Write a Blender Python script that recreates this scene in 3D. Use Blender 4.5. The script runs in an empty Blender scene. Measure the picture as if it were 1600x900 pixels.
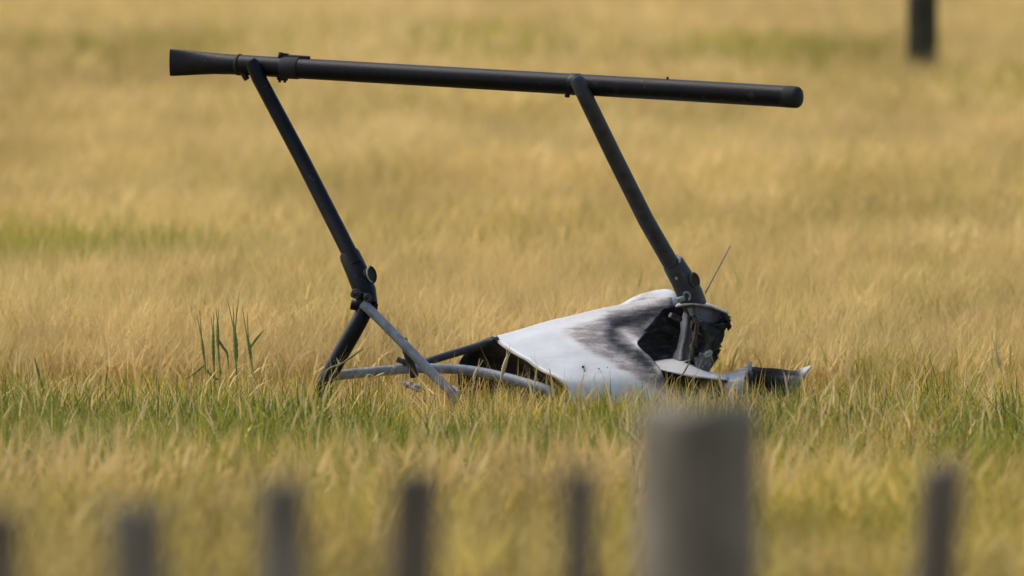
import bpy, math, random
import numpy as np
from mathutils import Vector, Matrix, noise as mnoise

random.seed(7)
rng = np.random.default_rng(11)
scene = bpy.context.scene
COL = scene.collection

# ------------------------------------------------------------------ camera, sky, sun, exposure
CAM = Vector((0.0, -40.0, 2.2))
AIM = Vector((0.0, 0.0, 0.438))
cd = bpy.data.cameras.new('camera')
cam = bpy.data.objects.new('camera', cd)
COL.objects.link(cam)
cam.location = CAM
PITCH = math.atan2(CAM.z - AIM.z, AIM.y - CAM.y)
cam.rotation_euler = (math.pi / 2 - PITCH, 0, 0)
cd.sensor_width = 36.0
cd.lens = 504.0
cd.clip_start = 0.5
cd.clip_end = 6000.0
cd.dof.use_dof = True
cd.dof.focus_distance = 40.0
cd.dof.aperture_fstop = 4.8
cd.dof.aperture_blades = 0
scene.camera = cam

SUN_EL, SUN_AZ = math.radians(52), math.radians(-62)     # azimuth from +Y (view direction), negative = from the left
world = bpy.data.worlds.new('World')
scene.world = world
world.use_nodes = True
wn = world.node_tree.nodes
wl = world.node_tree.links
wn.clear()
wo = wn.new('ShaderNodeOutputWorld')
bg = wn.new('ShaderNodeBackground')
sky = wn.new('ShaderNodeTexSky')
sky.sky_type = 'NISHITA'
sky.sun_disc = False
sky.sun_elevation = SUN_EL
sky.sun_rotation = SUN_AZ
sky.air_density = 1.0
sky.dust_density = 4.0
sky.ozone_density = 1.0
bg.inputs['Strength'].default_value = 0.11
wl.new(sky.outputs[0], bg.inputs[0])
wl.new(bg.outputs[0], wo.inputs[0])

sd = bpy.data.lights.new('sun', 'SUN')
sd.energy = 0.85
sd.angle = math.radians(45)
sd.color = (1.0, 0.96, 0.90)
sun = bpy.data.objects.new('sun', sd)
COL.objects.link(sun)
to_sun = Vector((math.sin(SUN_AZ) * math.cos(SUN_EL), math.cos(SUN_AZ) * math.cos(SUN_EL), math.sin(SUN_EL)))
sun.rotation_euler = to_sun.to_track_quat('Z', 'Y').to_euler()
sun.location = to_sun * 60

scene.view_settings.view_transform = 'Standard'
scene.view_settings.look = 'None'
scene.view_settings.exposure = 1.0
scene.view_settings.gamma = 1.0
scene.view_settings.use_curve_mapping = False
scene.cycles.use_denoising = True
scene.cycles.debug_use_spatial_splits = True
scene.cycles.max_bounces = 4
scene.cycles.diffuse_bounces = 2
scene.cycles.transmission_bounces = 2

# ------------------------------------------------------------------ helpers
FPX = cd.lens / cd.sensor_width * 1600.0
_fw = Vector((0, math.cos(PITCH), -math.sin(PITCH)))
_up = Vector((0, math.sin(PITCH), math.cos(PITCH)))
_rt = Vector((1, 0, 0))


def P(px, py, y=0.0):
    """world point seen at photo pixel (px, py) standing y metres behind the wreck's plane"""
    d = _fw + _rt * ((px - 800) / FPX) + _up * ((450 - py) / FPX)
    return CAM + d * ((y - CAM.y) / d.y)


def M(px, y=0.0):
    """length in metres of px photo pixels at depth y"""
    return px * (y - CAM.y) / FPX


def tag(o, label=None, cat=None, group=None, kind=None):
    if label: o['label'] = label
    if cat: o['category'] = cat
    if group: o['group'] = group
    if kind: o['kind'] = kind
    return o


def empty(name, loc, label=None, cat=None, group=None):
    o = bpy.data.objects.new(name, None)
    o.empty_display_size = 0.1
    COL.objects.link(o)
    o.location = loc
    return tag(o, label, cat, group)


def root_loc(o):
    l = Vector((0, 0, 0))
    while o is not None:
        l += Vector(o.location)
        o = o.parent
    return l


def mk(name, verts, faces, mat, parent=None, smooth=True, loc=None, solid=0.0, attr=None):
    """ONE mesh object; verts in world space"""
    off = root_loc(parent) if parent is not None else Vector(loc if loc is not None else (0, 0, 0))
    me = bpy.data.meshes.new(name)
    me.from_pydata([tuple(Vector(v) - off) for v in verts], [], faces)
    if smooth:
        me.polygons.foreach_set('use_smooth', [True] * len(me.polygons))
    me.materials.append(mat)
    if attr is not None:
        a = me.attributes.new('soot', 'FLOAT', 'POINT')
        a.data.foreach_set('value', [float(v) for v in attr])
    me.update()
    o = bpy.data.objects.new(name, me)
    COL.objects.link(o)
    if parent is not None:
        o.parent = parent
    else:
        o.location = off
    if solid:
        m = o.modifiers.new('thickness', 'SOLIDIFY')
        m.thickness = solid
        m.offset = 0.0
    return o


def smooth_path(pts, n):
    """Catmull-Rom through pts, n samples per span"""
    pts = [Vector(p) for p in pts]
    out = []
    for i in range(len(pts) - 1):
        p0 = pts[i - 1] if i > 0 else pts[i] * 2 - pts[i + 1]
        p1, p2 = pts[i], pts[i + 1]
        p3 = pts[i + 2] if i + 2 < len(pts) else p2 * 2 - p1
        for k in range(n):
            t = k / n
            out.append(0.5 * ((2 * p1) + (p2 - p0) * t + (2 * p0 - 5 * p1 + 4 * p2 - p3) * t * t + (3 * p1 - p0 - 3 * p2 + p3) * t ** 3))
    out.append(pts[-1])
    return out


def tube_geo(path, radii, seg=18, caps=True, squash=None, dome=0.0):
    """swept tube; radii one number or a list; squash = list of (a, b) factors on the two cross axes"""
    n = len(path)
    path = [Vector(p) for p in path]
    if not hasattr(radii, '__len__'):
        radii = [radii] * n
    if squash is None:
        squash = [(1, 1)] * n
    V, F = [], []
    t0 = (path[1] - path[0]).normalized()
    ref = Vector((0, 0, 1)) if abs(t0.z) < 0.8 else Vector((1, 0, 0))
    u = (ref - t0 * ref.dot(t0)).normalized()
    for i in range(n):
        t = (path[min(i + 1, n - 1)] - path[max(i - 1, 0)]).normalized()
        u = (u - t * u.dot(t)).normalized()
        w = t.cross(u)
        for k in range(seg):
            a = 2 * math.pi * k / seg
            V.append(path[i] + u * (math.cos(a) * radii[i] * squash[i][0]) + w * (math.sin(a) * radii[i] * squash[i][1]))
    for i in range(n - 1):
        for k in range(seg):
            a, b = i * seg + k, i * seg + (k + 1) % seg
            F.append((a, b, b + seg, a + seg))
    if caps:
        for e, sgn in ((0, -1), (n - 1, 1)):
            t = (path[1] - path[0]).normalized() * -1 if e == 0 else (path[-1] - path[-2]).normalized()
            c = len(V)
            V.append(path[e] + t * dome * radii[e])
            for k in range(seg):
                a, b = e * seg + k, e * seg + (k + 1) % seg
                F.append((b, a, c) if e == 0 else (a, b, c))
    return V, F


def tube(name, path, radii, mat, parent=None, seg=18, n=6, squash=None, dome=0.0, loc=None, caps=True):
    if n > 1 and len(path) > 2 and not hasattr(radii, '__len__'):
        path = smooth_path(path, n)
    V, F = tube_geo(path, radii, seg, caps, squash, dome)
    o = mk(name, V, F, mat, parent, True, loc)
    try:
        o.data.set_sharp_from_angle(angle=math.radians(50))
    except Exception:
        pass
    return o


def rounded_profile(a, b, r, lip=0.15):
    """straight bar a->b with slightly eased ends"""
    a, b = Vector(a), Vector(b)
    d = (b - a).normalized()
    e = r * lip
    return [a, a + d * e, b - d * e, b], [r * 0.9, r, r, r * 0.9]


def bar(name, a, b, r, mat, parent=None, seg=16, loc=None):
    p, rr = rounded_profile(a, b, r)
    return tube(name, p, rr, mat, parent, seg, 1, loc=loc)


def patch(name, rows, mat, parent=None, sub=5, crumple=0.004, freq=14.0, solid=0.003, loc=None, seed=0.0, jag=None, soot=None):
    """sheet metal skin through a grid of control points (px, py, depth, soot)"""
    R, C = len(rows), len(rows[0])
    ctrl = np.array([[(*P(c[0], c[1], c[2]), c[3] if len(c) > 3 else 0.0, c[0], c[1]) for c in r] for r in rows])

    def cr(arr, s):
        m = arr.shape[0]
        out = []
        for i in range(m - 1):
            p0 = arr[i - 1] if i > 0 else 2 * arr[i] - arr[i + 1]
            p1, p2 = arr[i], arr[i + 1]
            p3 = arr[i + 2] if i + 2 < m else 2 * p2 - p1
            for k in range(s):
                t = k / s
                out.append(0.5 * (2 * p1 + (p2 - p0) * t + (2 * p0 - 5 * p1 + 4 * p2 - p3) * t * t + (3 * p1 - p0 - 3 * p2 + p3) * t ** 3))
        out.append(arr[-1])
        return np.array(out)
    g = cr(ctrl, sub)
    g = np.swapaxes(cr(np.swapaxes(g, 0, 1), sub), 0, 1)
    nr, nc = g.shape[:2]
    V, A = [], []
    for i in range(nr):
        for j in range(nc):
            p = Vector(g[i, j, :3])
            q = p * freq + Vector((seed, seed * 1.7, -seed))
            d = mnoise.noise_vector(q) + 0.5 * mnoise.noise_vector(q * 2.3)
            p = p + d * crumple
            if jag is not None and jag(i / (nr - 1), j / (nc - 1)):
                p = p + mnoise.noise_vector(p * 90.0) * 0.012
            V.append(p)
            A.append(min(1, max(0, g[i, j, 3] if soot is None else soot(g[i, j, 4], g[i, j, 5]))))
    F = [(i * nc + j, i * nc + j + 1, (i + 1) * nc + j + 1, (i + 1) * nc + j) for i in range(nr - 1) for j in range(nc - 1)]
    return mk(name, V, F, mat, parent, True, loc, solid, A)


def lump(name, c, size, mat, parent=None, seed=0.0, rough=0.35, loc=None, rot=0.0):
    """crumpled irregular solid"""
    V, F = [], []
    nu, nv = 14, 9
    for i in range(nv + 1):
        th = math.pi * i / nv
        for k in range(nu):
            a = 2 * math.pi * k / nu
            d = Vector((math.sin(th) * math.cos(a), math.sin(th) * math.sin(a), math.cos(th)))
            s = 1 + rough * (mnoise.noise(d * 1.6 + Vector((seed, 3, 1))) + 0.7 * mnoise.noise(d * 4.1 + Vector((seed, 0, 5))))
            p = Vector((d.x * size[0], d.y * size[1], d.z * size[2])) * s
            p = Matrix.Rotation(rot, 3, 'Y') @ p
            V.append(Vector(c) + p)
    for i in range(nv):
        for k in range(nu):
            F.append((i * nu + k, i * nu + (k + 1) % nu, (i + 1) * nu + (k + 1) % nu, (i + 1) * nu + k))
    return mk(name, V, F, mat, parent, False, loc)


# ------------------------------------------------------------------ materials
def new_mat(name):
    m = bpy.data.materials.new(name)
    m.use_nodes = True
    nt = m.node_tree
    b = nt.nodes['Principled BSDF']
    return m, nt, b


def noise_node(nt, scale, detail=4.0, rough=0.6, vec=None):
    n = nt.nodes.new('ShaderNodeTexNoise')
    n.inputs['Scale'].default_value = scale
    n.inputs['Detail'].default_value = detail
    n.inputs['Roughness'].default_value = rough
    if vec is not None:
        nt.links.new(vec, n.inputs['Vector'])
    return n


def ramp_node(nt, fac, stops):
    r = nt.nodes.new('ShaderNodeValToRGB')
    e = r.color_ramp.elements
    while len(e) < len(stops):
        e.new(0.5)
    for i, (p, c) in enumerate(stops):
        e[i].position = p
        e[i].color = (*c, 1)
    nt.links.new(fac, r.inputs[0])
    return r


def paint(name, c0, c1, scale=20.0, rough=(0.35, 0.6), bump=0.15, metallic=0.0, bscale=120.0, spec=0.5, chips=None, chip_scale=22.0):
    m, nt, b = new_mat(name)
    tc = nt.nodes.new('ShaderNodeTexCoord')
    n = noise_node(nt, scale, 6.0, 0.65, tc.outputs['Object'])
    r = ramp_node(nt, n.outputs['Fac'], [(0.32, c0), (0.70, c1)])
    if chips is not None:
        n3 = noise_node(nt, chip_scale, 8.0, 0.75, tc.outputs['Object'])
        r3 = ramp_node(nt, n3.outputs['Fac'], [(0.60, (0, 0, 0)), (0.70, (1, 1, 1))])
        mx = nt.nodes.new('ShaderNodeMix')
        mx.data_type = 'RGBA'
        nt.links.new(r3.outputs[0], mx.inputs[0])
        nt.links.new(r.outputs[0], mx.inputs[6])
        mx.inputs[7].default_value = (*chips, 1)
        nt.links.new(mx.outputs[2], b.inputs['Base Color'])
    else:
        nt.links.new(r.outputs[0], b.inputs['Base Color'])
    mr = nt.nodes.new('ShaderNodeMapRange')
    mr.inputs['To Min'].default_value, mr.inputs['To Max'].default_value = rough
    nt.links.new(n.outputs['Fac'], mr.inputs['Value'])
    nt.links.new(mr.outputs[0], b.inputs['Roughness'])
    b.inputs['Metallic'].default_value = metallic
    b.inputs['Specular IOR Level'].default_value = spec
    n2 = noise_node(nt, bscale, 4.0, 0.7, tc.outputs['Object'])
    bp = nt.nodes.new('ShaderNodeBump')
    bp.inputs['Strength'].default_value = bump
    bp.inputs['Distance'].default_value = 0.004
    nt.links.new(n2.outputs['Fac'], bp.inputs['Height'])
    nt.links.new(bp.outputs[0], b.inputs['Normal'])
    return m


def sooty(name):
    """white enamel with fire staining; how far each place is burnt comes from the mesh, broken up by noise"""
    m, nt, b = new_mat(name)
    L = nt.links
    tc = nt.nodes.new('ShaderNodeTexCoord')
    at = nt.nodes.new('ShaderNodeAttribute')
    at.attribute_name = 'soot'
    mp = nt.nodes.new('ShaderNodeMapping')
    mp.inputs['Rotation'].default_value = (0, math.radians(-35), 0)
    mp.inputs['Scale'].default_value = (12, 18, 85)
    L.new(tc.outputs['Object'], mp.inputs[0])
    n1 = noise_node(nt, 1.0, 7.0, 0.7, mp.outputs[0])
    n2 = noise_node(nt, 38.0, 9.0, 0.78, tc.outputs['Object'])

    def math_node(op, a, bb):
        x = nt.nodes.new('ShaderNodeMath')
        x.operation = op
        for i, v in enumerate((a, bb)):
            if isinstance(v, (int, float)):
                x.inputs[i].default_value = v
            else:
                L.new(v, x.inputs[i])
        return x.outputs[0]
    nn = math_node('ADD', math_node('MULTIPLY', math_node('SUBTRACT', n1.outputs['Fac'], 0.5), 1.0),
                   math_node('MULTIPLY', math_node('SUBTRACT', n2.outputs['Fac'], 0.5), 0.9))
    # noise acts mostly where there already is some soot
    w = math_node('MULTIPLY', at.outputs['Fac'], math_node('SUBTRACT', 1.25, at.outputs['Fac']))
    s = math_node('ADD', at.outputs['Fac'], math_node('MULTIPLY', nn, math_node('ADD', math_node('MULTIPLY', w, 2.1), 0.15)))
    r = ramp_node(nt, s, [(0.0, (0.53, 0.54, 0.525)), (0.13, (0.45, 0.445, 0.42)), (0.34, (0.22, 0.185, 0.16)),
                          (0.52, (0.115, 0.115, 0.122)), (0.78, (0.03, 0.032, 0.036)), (1.0, (0.012, 0.012, 0.013))])
    L.new(r.outputs[0], b.inputs['Base Color'])
    mr = nt.nodes.new('ShaderNodeMapRange')
    mr.inputs['To Min'].default_value, mr.inputs['To Max'].default_value = 0.38, 0.85
    L.new(s, mr.inputs['Value'])
    L.new(mr.outputs[0], b.inputs['Roughness'])
    ms = nt.nodes.new('ShaderNodeMapRange')
    ms.inputs['To Min'].default_value, ms.inputs['To Max'].default_value = 0.4, 0.05
    L.new(s, ms.inputs['Value'])
    L.new(ms.outputs[0], b.inputs['Specular IOR Level'])
    bp = nt.nodes.new('ShaderNodeBump')
    bp.inputs['Strength'].default_value = 0.25
    bp.inputs['Distance'].default_value = 0.006
    L.new(n2.outputs['Fac'], bp.inputs['Height'])
    L.new(bp.outputs[0], b.inputs['Normal'])
    return m


MAT = {}
MAT['black_paint'] = paint('black_paint', (0.002, 0.0022, 0.0027), (0.006, 0.0068, 0.0085), 30, (0.28, 0.5), 0.2, spec=0.18, chips=(0.035, 0.037, 0.040))
MAT['grey_tube'] = paint('grey_tube_paint', (0.11, 0.125, 0.14), (0.24, 0.26, 0.28), 34, (0.35, 0.6), 0.3, chips=(0.42, 0.42, 0.41))
MAT['dark_tube'] = paint('dark_tube_paint', (0.018, 0.020, 0.023), (0.045, 0.048, 0.053), 34, (0.35, 0.6), 0.25, spec=0.35, chips=(0.11, 0.115, 0.12))
MAT['rubber'] = paint('black_rubber', (0.008, 0.008, 0.008), (0.016, 0.016, 0.016), 60, (0.6, 0.85), 0.2, spec=0.3)
MAT['bare_metal'] = paint('scuffed_bare_metal', (0.35, 0.35, 0.34), (0.6, 0.6, 0.58), 80, (0.3, 0.5), 0.2, metallic=0.8)
MAT['grey_metal'] = paint('grey_green_primer', (0.13, 0.15, 0.145), (0.26, 0.29, 0.28), 40, (0.45, 0.7), 0.25)
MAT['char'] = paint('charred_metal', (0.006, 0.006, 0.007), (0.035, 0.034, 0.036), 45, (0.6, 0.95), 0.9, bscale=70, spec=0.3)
MAT['char_grey'] = paint('scorched_grey_sheet', (0.018, 0.019, 0.02), (0.075, 0.078, 0.08), 45, (0.55, 0.9), 0.6, bscale=70, spec=0.3)
MAT['steel_blue'] = paint('scorched_blue_grey_steel', (0.05, 0.056, 0.062), (0.11, 0.12, 0.13), 50, (0.45, 0.7), 0.4)
MAT['char_brown'] = paint('charred_brown', (0.03, 0.022, 0.016), (0.10, 0.08, 0.06), 60, (0.7, 0.95), 0.8, bscale=80, spec=0.2)
MAT['lip'] = paint('grey_edge_paint', (0.22, 0.21, 0.19), (0.36, 0.35, 0.33), 40, (0.5, 0.7), 0.2)
MAT['skin'] = sooty('sooty_white_enamel')
MAT['foam'] = paint('scorched_pale_foam', (0.30, 0.24, 0.20), (0.50, 0.43, 0.37), 40, (0.7, 0.9), 0.5)
MAT['rust'] = paint('dull_brown_wire', (0.20, 0.155, 0.12), (0.32, 0.26, 0.20), 80, (0.5, 0.7), 0.1)
MAT['plug'] = paint('dark_olive_plug', (0.022, 0.022, 0.012), (0.05, 0.048, 0.025), 60, (0.7, 0.9), 0.2, spec=0.1)


def wood(name, c0, c1, c2):
    m, nt, b = new_mat(name)
    L = nt.links
    tc = nt.nodes.new('ShaderNodeTexCoord')
    mp = nt.nodes.new('ShaderNodeMapping')
    mp.inputs['Scale'].default_value = (45, 45, 2.2)
    L.new(tc.outputs['Object'], mp.inputs[0])
    n = noise_node(nt, 1.0, 6, 0.65, mp.outputs[0])
    n2 = noise_node(nt, 6.0, 4, 0.6, tc.outputs['Object'])
    r = ramp_node(nt, n.outputs['Fac'], [(0.3, c0), (0.5, c1), (0.72, c2)])
    mx = nt.nodes.new('ShaderNodeMix')
    mx.data_type = 'RGBA'
    mx.blend_type = 'MULTIPLY'
    mx.inputs[0].default_value = 0.75
    L.new(r.outputs[0], mx.inputs[6])
    r2 = ramp_node(nt, n2.outputs['Fac'], [(0.35, (0.45, 0.45, 0.40)), (0.65, (1, 1, 1))])
    L.new(r2.outputs[0], mx.inputs[7])
    L.new(mx.outputs[2], b.inputs['Base Color'])
    b.inputs['Roughness'].default_value = 0.9
    b.inputs['Specular IOR Level'].default_value = 0.2
    bp = nt.nodes.new('ShaderNodeBump')
    bp.inputs['Strength'].default_value = 0.6
    bp.inputs['Distance'].default_value = 0.004
    L.new(n.outputs['Fac'], bp.inputs['Height'])
    L.new(bp.outputs[0], b.inputs['Normal'])
    return m


MAT['wood'] = wood('weathered_grey_timber', (0.09, 0.078, 0.056), (0.21, 0.185, 0.14), (0.38, 0.345, 0.28))
MAT['wood_brown'] = wood('weathered_brown_timber', (0.085, 0.066, 0.046), (0.18, 0.148, 0.11), (0.31, 0.265, 0.205))
MAT['wood_dark'] = wood('mossy_dark_timber', (0.03, 0.03, 0.018), (0.06, 0.056, 0.034), (0.10, 0.095, 0.06))


def plant_mat(name, trans=0.38):
    m, nt, b = new_mat(name)
    L = nt.links
    at = nt.nodes.new('ShaderNodeAttribute')
    at.attribute_name = 'tint'
    L.new(at.outputs['Color'], b.inputs['Base Color'])
    b.inputs['Roughness'].default_value = 0.7
    b.inputs['Specular IOR Level'].default_value = 0.25
    tr = nt.nodes.new('ShaderNodeBsdfTranslucent')
    L.new(at.outputs['Color'], tr.inputs['Color'])
    mx = nt.nodes.new('ShaderNodeMixShader')
    mx.inputs[0].default_value = trans
    L.new(b.outputs[0], mx.inputs[1])
    L.new(tr.outputs[0], mx.inputs[2])
    L.new(mx.outputs[0], nt.nodes['Material Output'].inputs['Surface'])
    return m


MAT['plant'] = plant_mat('barley_and_grass')


def ground_mat():
    m, nt, b = new_mat('stubbly_straw_soil')
    L = nt.links
    tc = nt.nodes.new('ShaderNodeTexCoord')
    n = noise_node(nt, 0.35, 8, 0.7, tc.outputs['Object'])
    n2 = noise_node(nt, 9.0, 6, 0.7, tc.outputs['Object'])
    r = ramp_node(nt, n.outputs['Fac'], [(0.3, (0.30, 0.215, 0.075)), (0.55, (0.37, 0.265, 0.10)), (0.75, (0.40, 0.30, 0.13))])
    r2 = ramp_node(nt, n2.outputs['Fac'], [(0.3, (0.55, 0.55, 0.5)), (0.7, (1, 1, 1))])
    mx = nt.nodes.new('ShaderNodeMix')
    mx.data_type = 'RGBA'
    mx.blend_type = 'MULTIPLY'
    mx.inputs[0].default_value = 0.8
    L.new(r.outputs[0], mx.inputs[6])
    L.new(r2.outputs[0], mx.inputs[7])
    L.new(mx.outputs[2], b.inputs['Base Color'])
    b.inputs['Roughness'].default_value = 0.95
    bp = nt.nodes.new('ShaderNodeBump')
    bp.inputs['Strength'].default_value = 0.8
    bp.inputs['Distance'].default_value = 0.05
    L.new(n2.outputs['Fac'], bp.inputs['Height'])
    L.new(bp.outputs[0], b.inputs['Normal'])
    return m


MAT['ground'] = ground_mat()

# ------------------------------------------------------------------ ground
gx = sorted(set([-3000, -800, -200, -60] + list(np.linspace(-20, 20, 21)) + [60, 200, 800, 3000]))
gy = sorted(set([-3000, -400, -120, -60] + list(np.linspace(-44, -6, 20)) + list(np.linspace(-5, 3, 33)) + list(np.linspace(4, 100, 49)) + [140, 300, 900, 3000]))
def rise(y):
    a = np.clip((np.asarray(y, float) + 4.6) / 1.6, 0, 1)
    b = np.clip((1.6 - np.asarray(y, float)) / 1.2, 0, 1)
    return 0.045 * a * a * (3 - 2 * a) * b * b * (3 - 2 * b)


GV = [(x, y, float(rise(y)) + 0.008 * mnoise.noise(Vector((x * 0.6, y * 0.6, 0)))) for y in gy for x in gx]
GF = [(j * len(gx) + i, j * len(gx) + i + 1, (j + 1) * len(gx) + i + 1, (j + 1) * len(gx) + i) for j in range(len(gy) - 1) for i in range(len(gx) - 1)]
tag(mk('ground', GV, GF, MAT['ground']), 'straw coloured field ground stretching away to the horizon', 'ground', kind='structure')


# ------------------------------------------------------------------ crop and grass (ribbon blades in numpy)
def vnoise(x, y, f, seed):
    r = np.random.default_rng(seed)
    T = r.random((256, 256))
    X, Y = x * f + 1000.0, y * f + 1000.0
    i, j = np.floor(X).astype(int), np.floor(Y).astype(int)
    u, v = X - i, Y - j
    u, v = u * u * (3 - 2 * u), v * v * (3 - 2 * v)
    g = lambda a, b: T[a % 256, b % 256]
    return (g(i, j) * (1 - u) + g(i + 1, j) * u) * (1 - v) + (g(i, j + 1) * (1 - u) + g(i + 1, j + 1) * u) * v


class Blades:
    def __init__(s):
        s.V, s.F, s.C, s.n = [], [], [], 0

    def add(s, base, az, tilt, bend, length, width, col, seg=2, taper=0.0, face=None, shade=None):
        """N ribbons: base (N,3), azimuth of lean, tilt from vertical at the foot, extra tilt at the tip, length, width, colour (N,3)"""
        N = len(base)
        if N == 0:
            return base
        pts = [base]
        ca, sa = np.cos(az), np.sin(az)
        for k in range(seg):
            th = tilt + bend * (k + 0.5) / seg
            d = np.stack([np.sin(th) * ca, np.sin(th) * sa, np.cos(th)], 1)
            pts.append(pts[-1] + d * (length / seg)[:, None])
        fa = az + math.pi / 2 + (rng.uniform(-1.2, 1.2, N) if face is None else face)
        w = np.stack([np.cos(fa), np.sin(fa), np.zeros(N)], 1)
        V = []
        for k in range(seg + 1):
            t = k / seg
            if k == seg and taper == 0.0:
                V.append(pts[k])
            else:
                f = (1 - t) ** 0.6 + taper * t if seg > 1 else (1.0 if k == 0 else taper)
                hw = w * (width * f * 0.5)[:, None]
                V.append(pts[k] - hw)
                V.append(pts[k] + hw)
        m = len(V)
        A = np.stack(V, 1).reshape(-1, 3)
        b = s.n + np.arange(N)[:, None] * m
        for k in range(seg):
            q = 2 * k
            if k == seg - 1 and taper == 0.0:
                s.F.append(np.concatenate([b + q, b + q + 1, b + q + 2], 1))
            else:
                s.F.append(np.concatenate([b + q, b + q + 1, b + q + 3], 1))
                s.F.append(np.concatenate([b + q, b + q + 3, b + q + 2], 1))
        s.V.append(A)
        s.C.append(np.repeat(col, m, 0))
        s.n += len(A)
        return pts[-1]

    def build(s, name, label, cat):
        V = np.concatenate(s.V).astype(np.float32)
        F = np.concatenate(s.F).astype(np.int32)
        C = np.concatenate(s.C)
        me = bpy.data.meshes.new(name)
        me.vertices.add(len(V))
        me.vertices.foreach_set('co', V.ravel())
        me.loops.add(F.size)
        me.loops.foreach_set('vertex_index', F.ravel())
        me.polygons.add(len(F))
        me.polygons.foreach_set('loop_start', np.arange(0, F.size, 3, dtype=np.int32))
        me.update(calc_edges=True)
        a = me.attributes.new('tint', 'FLOAT_COLOR', 'POINT')
        a.data.foreach_set('color', np.concatenate([C, np.ones((len(C), 1))], 1).astype(np.float32).ravel())
        me.materials.append(MAT['plant'])
        o = bpy.data.objects.new(name, me)
        COL.objects.link(o)
        print(name, len(F), 'tris')
        return tag(o, label, cat, kind='stuff')


STRAW = np.array([0.72, 0.51, 0.135])
PALE = np.array([0.83, 0.635, 0.295])
OCHRE = np.array([0.60, 0.39, 0.062])
RUST = np.array([0.50, 0.26, 0.08])
GREEN = np.array([0.195, 0.24, 0.024])
OLIVE = np.array([0.44, 0.37, 0.05])


def mixc(a, b, t):
    return a * (1 - t[:, None]) + b * t[:, None]


def scatter(y0, y1, dens, margin=1.12, extra=0.35):
    """random points of the strip between two distances, as wide as the view there and some more"""
    def half(y):
        d = y + 40
        return 1.43 * d / 40 * margin + extra + (0.09 if y0 > 5 else 0.05) * np.abs(d - 40)
    hm = max(half(y0), half(y1))
    n = int((y1 - y0) * 2 * hm * dens)
    y = rng.uniform(y0, y1, n)
    x = rng.uniform(-hm, hm, n)
    k = np.abs(x) < half(y)
    return x[k], y[k]


# greener places of the field: x, y, half width, half depth, strength
PATCHES = [(-1.5, 7.3, 0.46, 1.3, 2.0), (-1.1, 6.9, 0.24, 0.8, 1.4), (1.30, 32.6, 0.62, 2.6, 1.0), (-0.85, 13.4, 0.16, 0.6, 0.7), (-0.1, 34.0, 0.5, 2.6, 0.75),
           (-1.9, 33.0, 1.2, 2.6, 0.6), (-0.56, 2.9, 0.14, 0.5, 0.8), (1.07, 11.0, 0.2, 0.9, 0.25), (1.75, 11.5, 0.3, 1.0, 0.35), (-0.15, 9.2, 0.3, 0.4, 0.3),
           (1.0, 0.55, 0.10, 0.3, 0.9), (1.15, 0.7, 0.10, 0.25, 0.6), (-0.3, 1.8, 0.06, 0.3, 0.6), (2.3, 26.0, 0.5, 1.6, 0.6), (-0.62, 24.0, 0.7, 1.4, 0.3), (0.5, 21.0, 0.5, 1.0, 0.35)]


def green_at(x, y):
    g = np.zeros_like(x)
    for (a, b, c, d, s) in PATCHES:
        g = np.maximum(g, s * np.exp(-(((x - a) / c) ** 2 + ((y - b) / d) ** 2)))
    return g


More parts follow.
